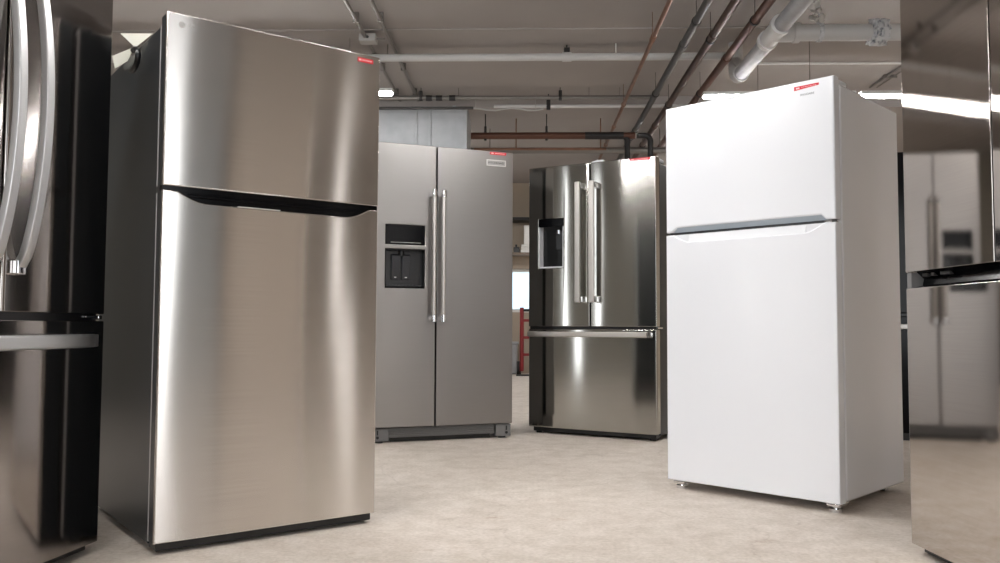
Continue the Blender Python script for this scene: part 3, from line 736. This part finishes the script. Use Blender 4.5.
# coupling clamp on the branch
b = B(); cyl(b, (2.395, 5.82, bz), (2.425, 5.82, bz), 0.094, 28); cyl(b, (2.445, 5.82, bz), (2.47, 5.82, bz), 0.094, 28); cyl(b, (2.38, 5.82, bz), (2.49, 5.82, bz), 0.075, 28); cl = obj('flange_clamp', b, 'clamp_metal', t)
for k in range(8):
    a = 2*PI*k/8
    b = B(); cyl(b, (2.375, 5.82+0.084*math.cos(a), bz+0.084*math.sin(a)), (2.49, 5.82+0.084*math.cos(a), bz+0.084*math.sin(a)), 0.011, 8); obj('bolt', b, 'clamp_metal', cl)
# hanger with lint
b = B(); sweep(b, arc((2.035, 5.82, bz), -PI, PI*0.999, 0.061, (0, 1, 0), (0, 0, 1), 24), rrect(0.006, 0.03, 0.002), (1, 0, 0)); cyl(b, (2.035, 5.82, bz+0.06), (2.035, 5.82, 3.06), 0.006, 8); box(b, 2.015, 2.055, 5.80, 5.84, bz+0.055, bz+0.10, 0.006); h = obj('hanger_strap', b, 'clamp_metal', t)
b = B()
for k in range(26):
    q = Vector((2.0+random.gauss(0, 0.028), 5.80+random.gauss(0, 0.03), 2.92+random.gauss(0, 0.055))); s = random.uniform(0.012, 0.03)
    bmesh.ops.create_icosphere(b, subdivisions=1, radius=s, matrix=Matrix.Translation(q) @ Matrix.Rotation(random.random()*3, 4, 'X') @ Matrix.Diagonal((1, 0.7, 1.3, 1)))
l = obj('dust_clump', b, 'lint', h); l['kind'] = 'stuff'

# thin white conduit on the right + diagonal brace
b = B(); cyl(b, (1.95, 7.37, 3.02), (4.95, 7.37, 3.02), 0.011); RO('conduit', b, 'pvc', 'thin white conduit crossing the ceiling above the white refrigerator', 'conduit')
t = RT('conduit', 'short pair of thin conduits on the ceiling above the right end of the white refrigerator', 'conduit')
b = B(); cyl(b, (3.335, 8.175, 3.035), (3.345, 7.42, 3.035), 0.010); obj('conduit_run', b, 'conduit', t)
b = B(); cyl(b, (3.40, 8.175, 3.035), (3.41, 7.42, 3.035), 0.007); obj('conduit_run', b, 'conduit', t)
b = B(); box(b, 3.31, 3.43, 7.8, 7.82, 3.02, 3.048); obj('strap', b, 'conduit', t)
b = B(); box(b, 2.02, 2.06, 6.42, 6.46, 2.93, 3.06, 0.004); cyl(b, (2.04, 6.3, 2.93), (2.04, 6.5, 2.93), 0.008); RO('pipe_hanger', b, 'conduit', 'small grey metal hanger under the ceiling behind the drain pipe tee', 'hanger')

# crosswise grey pipes far back
t = RT('gas_pipe', 'grey crosswise pipe with black fittings above the side-by-side refrigerator', 'pipe')
b = B(); cyl(b, (-4.59, 8.19, 2.95), (1.24, 8.19, 2.95), 0.020); obj('pipe_run', b, 'conduit', t)
for xa in (-0.95, -0.85, -0.72):
    collar(t, (xa-0.03, 8.19, 2.95), (xa+0.03, 8.19, 2.95), 0.027, 'black_iron', 'fitting')
for xa in (-1.03, 0.34): 
    rod(t, xa, 8.19, 2.96, 3.05, 0.006, 'conduit'); b = B(); box(b, xa-0.016, xa+0.016, 8.17, 8.21, 2.925, 3.02, 0.004); obj('pipe_hanger', b, 'black_iron', t)
rod(t, -0.66, 8.19, 2.96, 3.05, 0.003); rod(t, 0.62, 8.19, 2.96, 3.05, 0.003); rod(t, 0.92, 8.19, 2.96, 3.05, 0.003)
b = B(); cyl(b, (-1.9, 8.0, 2.80), (-0.5, 8.0, 2.80), 0.014); RO('conduit', b, 'iron', 'dark conduit under the grey gas pipe above the metal duct', 'conduit')
t = RT('sprinkler_pipe', 'bright crosswise pipe just below the grey gas pipe', 'pipe')
b = B(); cyl(b, (-0.32, 8.42, 2.925), (2.2, 8.42, 2.925), 0.017); obj('pipe_run', b, 'pvc', t)
b = B(); box(b, 0.21, 0.25, 8.40, 8.44, 2.89, 2.99, 0.004); cyl(b, (0.23, 8.42, 2.98), (0.23, 8.42, 3.05), 0.005, 8); obj('pipe_hanger', b, 'black_iron', t)
b = B()
pts = [(-0.62 + 0.08*k, 8.38, 2.885 + 0.012*math.sin(k*1.3)) for k in range(11)]
sweep(b, pts, rrect(0.018, 0.016, 0.005))
for xx in (-0.5, 0.1): cyl(b, (xx, 8.38, 2.89), (xx, 8.38, 3.05), 0.003, 6)
RO('cable_wrap', b, 'badge_grey', 'sagging pale wrapped cable along the crosswise pipes', 'cable')

# copper across, with elbows into the lengthwise pipes
t = RT('copper_pipe', 'thick reddish copper pipe running crosswise above the middle refrigerators', 'pipe')
b = B(); cyl(b, (-0.57, 8.75, 2.70), (1.14, 8.75, 2.70), 0.036); obj('pipe_run', b, 'rust_red', t)
b = B(); cyl(b, (0.62, 8.75, 2.70), (1.02, 8.75, 2.70), 0.039); obj('dark_sleeve', b, 'black_iron', t)
for xe in (1.06, 1.30):
    b = B(); tube(b, [Vector((xe-0.14, 8.75, 2.70))] + arc((xe-0.06, 8.75, 2.64), PI/2, 0, 0.06, (1, 0, 0), (0, 0, 1), 8) + [Vector((xe, 8.75, 2.35))], 0.030, 14, (0, 1, 0)); obj('elbow', b, 'black_iron', t)
for xa in (-0.42, 0.22):
    b = B(); cyl(b, (xa, 8.738, 2.70), (xa, 8.762, 2.70), 0.04); box(b, xa-0.012, xa+0.012, 8.735, 8.765, 2.65, 2.80, 0.003); cyl(b, (xa, 8.75, 2.80), (xa, 8.75, 2.93), 0.005, 8); obj('pipe_hanger', b, 'black_iron', t)
t = RT('copper_pipe', 'thin copper pipe crosswise below the thick reddish copper pipe', 'pipe')
b = B(); cyl(b, (-0.55, 8.94, 2.60), (0.86, 8.94, 2.60), 0.014); obj('pipe_run', b, 'copper', t)
rod(t, -0.10, 8.94, 2.60, 2.93, 0.006, 'copper'); rod(t, 0.80, 8.94, 2.60, 2.93, 0.006, 'copper')
t = RT('water_pipe', 'grey beige crosswise pipe behind the copper pipes', 'pipe')
b = B(); cyl(b, (-0.7, 9.4, 2.68), (2.0, 9.4, 2.68), 0.035); obj('pipe_run', b, 'conduit', t)
for xx in (-0.4, 1.5): rod(t, xx, 9.4, 2.68, 2.93)

# duct
t = RT('air_duct', 'shiny galvanised metal air duct above the side-by-side refrigerator', 'duct')
b = B(); box(b, -1.62, -0.595, 8.40, 8.95, 2.36, 2.892, 0.006); obj('duct_body', b, 'galv', t)
for xa in (-1.10, -0.96, -0.60):
    b = B(); box(b, xa-0.014, xa+0.014, 8.385, 8.965, 2.345, 2.907, 0.004); obj('duct_flange', b, 'galv', t)
for xa in (-1.5, -0.72):
    b = B(); box(b, xa-0.015, xa+0.015, 8.396, 8.404, 2.5, 2.93); obj('duct_hanger', b, 'galv', t)

# ceiling tube lights
def tube_light(x0, x1, y, z, lab, ceil=3.05):
    t = RT('tube_light', lab, 'light', 'ceiling tube lights')
    b = B(); prism(b, [(y-0.045, z), (y+0.045, z), (y+0.035, z+0.03), (y-0.035, z+0.03)], 'x', x0, x1, 0.004); obj('housing', b, 'lamp_body', t)
    b = B(); box(b, x0+0.012, x1-0.012, y-0.038, y+0.038, z-0.016, z+0.002, 0.006); obj('diffuser', b, 'lamp', t)
    for xx in (x0+0.45, x1-0.36): rod(t, xx, y, z+0.025, ceil, 0.003)
tube_light(-2.30, -1.075, 6.75, 2.60, 'lit tube light hanging behind the tall stainless refrigerator, end showing beside its top corner')
tube_light(-3.60, -2.34, 6.75, 2.60, 'lit tube light in the same row, hidden behind the tall stainless refrigerator')
tube_light(1.45, 2.68, 6.88, 2.60, 'lit tube light hanging behind the white refrigerator, end showing at its upper left')
tube_light(2.72, 3.95, 6.88, 2.60, 'lit tube light hanging right behind the white refrigerator by the right stainless door')
for yy, xs_ in ((3.7, (-1.0, 0.6)), (2.0, (-2.9, -1.2)), (-1.8, (-2.9, -1.2))):  # unseen rows added for extra light on floor and fridge fronts
    for xa in xs_:
        tube_light(xa-0.6, xa+0.6, yy, 2.75, 'lit tube light added on the ceiling out of the picture to brighten the room', 3.06)
for xa in (-1.2, 2.2): tube_light(xa-0.6, xa+0.6, 10.6, 2.55, 'lit tube light at the far end of the room hidden by refrigerators', 2.93)

# ---- far strip between the two middle fridges
t = RT('hand_truck', 'red hand truck with black wheels standing at the far wall between the middle refrigerators', 'hand truck')
hx, hy = 0.075, 12.42
for sx in (-0.12, 0.12):
    b = B(); tube(b, [(hx+sx, hy, 0.06), (hx+sx, hy+0.05, 0.99)], 0.030, 12, (1, 0, 0)); obj('rail', b, 'hand_red', t)
    b = B(); cyl(b, (hx+sx*1.35-0.03, hy+0.1, 0.10), (hx+sx*1.35+0.03, hy+0.1, 0.10), 0.10, 24); obj('wheel', b, 'rubber', t)
b = B(); tube(b, [(hx-0.13, hy+0.05, 0.95), (hx+0.13, hy+0.05, 0.95)], 0.020, 12); obj('handle', b, 'rubber', t)
b = B()
for zz in (0.3, 0.55, 0.8): box(b, hx-0.12, hx+0.12, hy+0.005, hy+0.03, zz-0.02, zz+0.02, 0.004)
obj('crossbar', b, 'hand_red', t)
b = B(); box(b, hx-0.2, hx+0.2, hy-0.22, hy+0.02, 0.0, 0.012, 0.003); obj('toe_plate', b, 'black_iron', t)
b = B(); box(b, -0.44, -0.11, 12.62, 12.92, 0.0, 0.46, 0.03, 3); t = RO('storage_bin', b, 'crate_grey', 'grey storage bin on the floor below the far window', 'bin')
b = B(); box(b, -0.455, -0.095, 12.605, 12.935, 0.44, 0.48, 0.01); obj('lid', b, 'crate_grey', t)
# shelf on the far wall with things on it
t = RT('wall_shelf', 'two-tier wall shelf above the far window', 'shelf')
b = B(); box(b, -0.9, 0.9, 12.62, 13.0, 1.79, 1.82, 0.003); obj('shelf_board', b, 'shelf_wood', t)
b = B(); box(b, -0.9, 0.9, 12.62, 13.0, 2.31, 2.35, 0.003); obj('shelf_board', b, 'black_iron', t)
for xa in (-0.6, 0.6):
    b = B(); box(b, xa-0.02, xa+0.02, 12.9, 13.0, 1.55, 2.6); obj('bracket', b, 'iron', t)
b = B()
box(b, -0.065, 0.10, 12.66, 12.9, 1.82, 1.865, 0.006); box(b, -0.06, 0.095, 12.66, 12.9, 1.875, 1.905, 0.006); box(b, -0.055, 0.09, 12.66, 12.9, 1.915, 1.945, 0.006); box(b, -0.05, 0.085, 12.68, 12.88, 1.82, 1.94)
RO('tray_stack', b, 'badge', 'pale stacked trays on the lower wall shelf by the far window', 'trays')
b = B(); box(b, -0.175, -0.085, 12.68, 12.88, 1.82, 1.905, 0.008); box(b, -0.15, -0.12, 12.74, 12.8, 1.90, 1.95, 0.005); RO('storage_box', b, 'black', 'small black box on the lower wall shelf beside the pale trays', 'box')
b = B(); box(b, -0.02, 0.09, 12.7, 12.86, 1.945, 2.24, 0.012); RO('storage_box', b, 'badge', 'upright white box standing on the pale trays on the wall shelf', 'box')

for o in ROOMED: room_obj(o)

# ------------------------------------------------------------------ camera, world, view
cam = bpy.data.cameras.new('camera'); co = bpy.data.objects.new('camera', cam); C.objects.link(co)
cam.sensor_width = 36; cam.lens = 845.425*36/1000; cam.clip_start = 0.05
co.matrix_world = Matrix.Translation((0, 0, 0.7046)) @ Matrix.Rotation(PI/2 + 0.0535759, 4, 'X') @ Matrix.Rotation(0.0044867, 4, 'Z')
SC.camera = co
w = bpy.data.worlds.new('world'); SC.world = w; w.use_nodes = True
w.node_tree.nodes['Background'].inputs[0].default_value = (0.75, 0.82, 0.9, 1); w.node_tree.nodes['Background'].inputs[1].default_value = 0.4
SC.view_settings.view_transform = 'Standard'; SC.view_settings.look = 'None'
SC.view_settings.exposure = 0.12; SC.view_settings.gamma = 1.0; SC.view_settings.use_curve_mapping = False
SC.cycles.max_bounces = 10; SC.cycles.diffuse_bounces = 6; SC.cycles.glossy_bounces = 6
SC.cycles.use_denoising = True
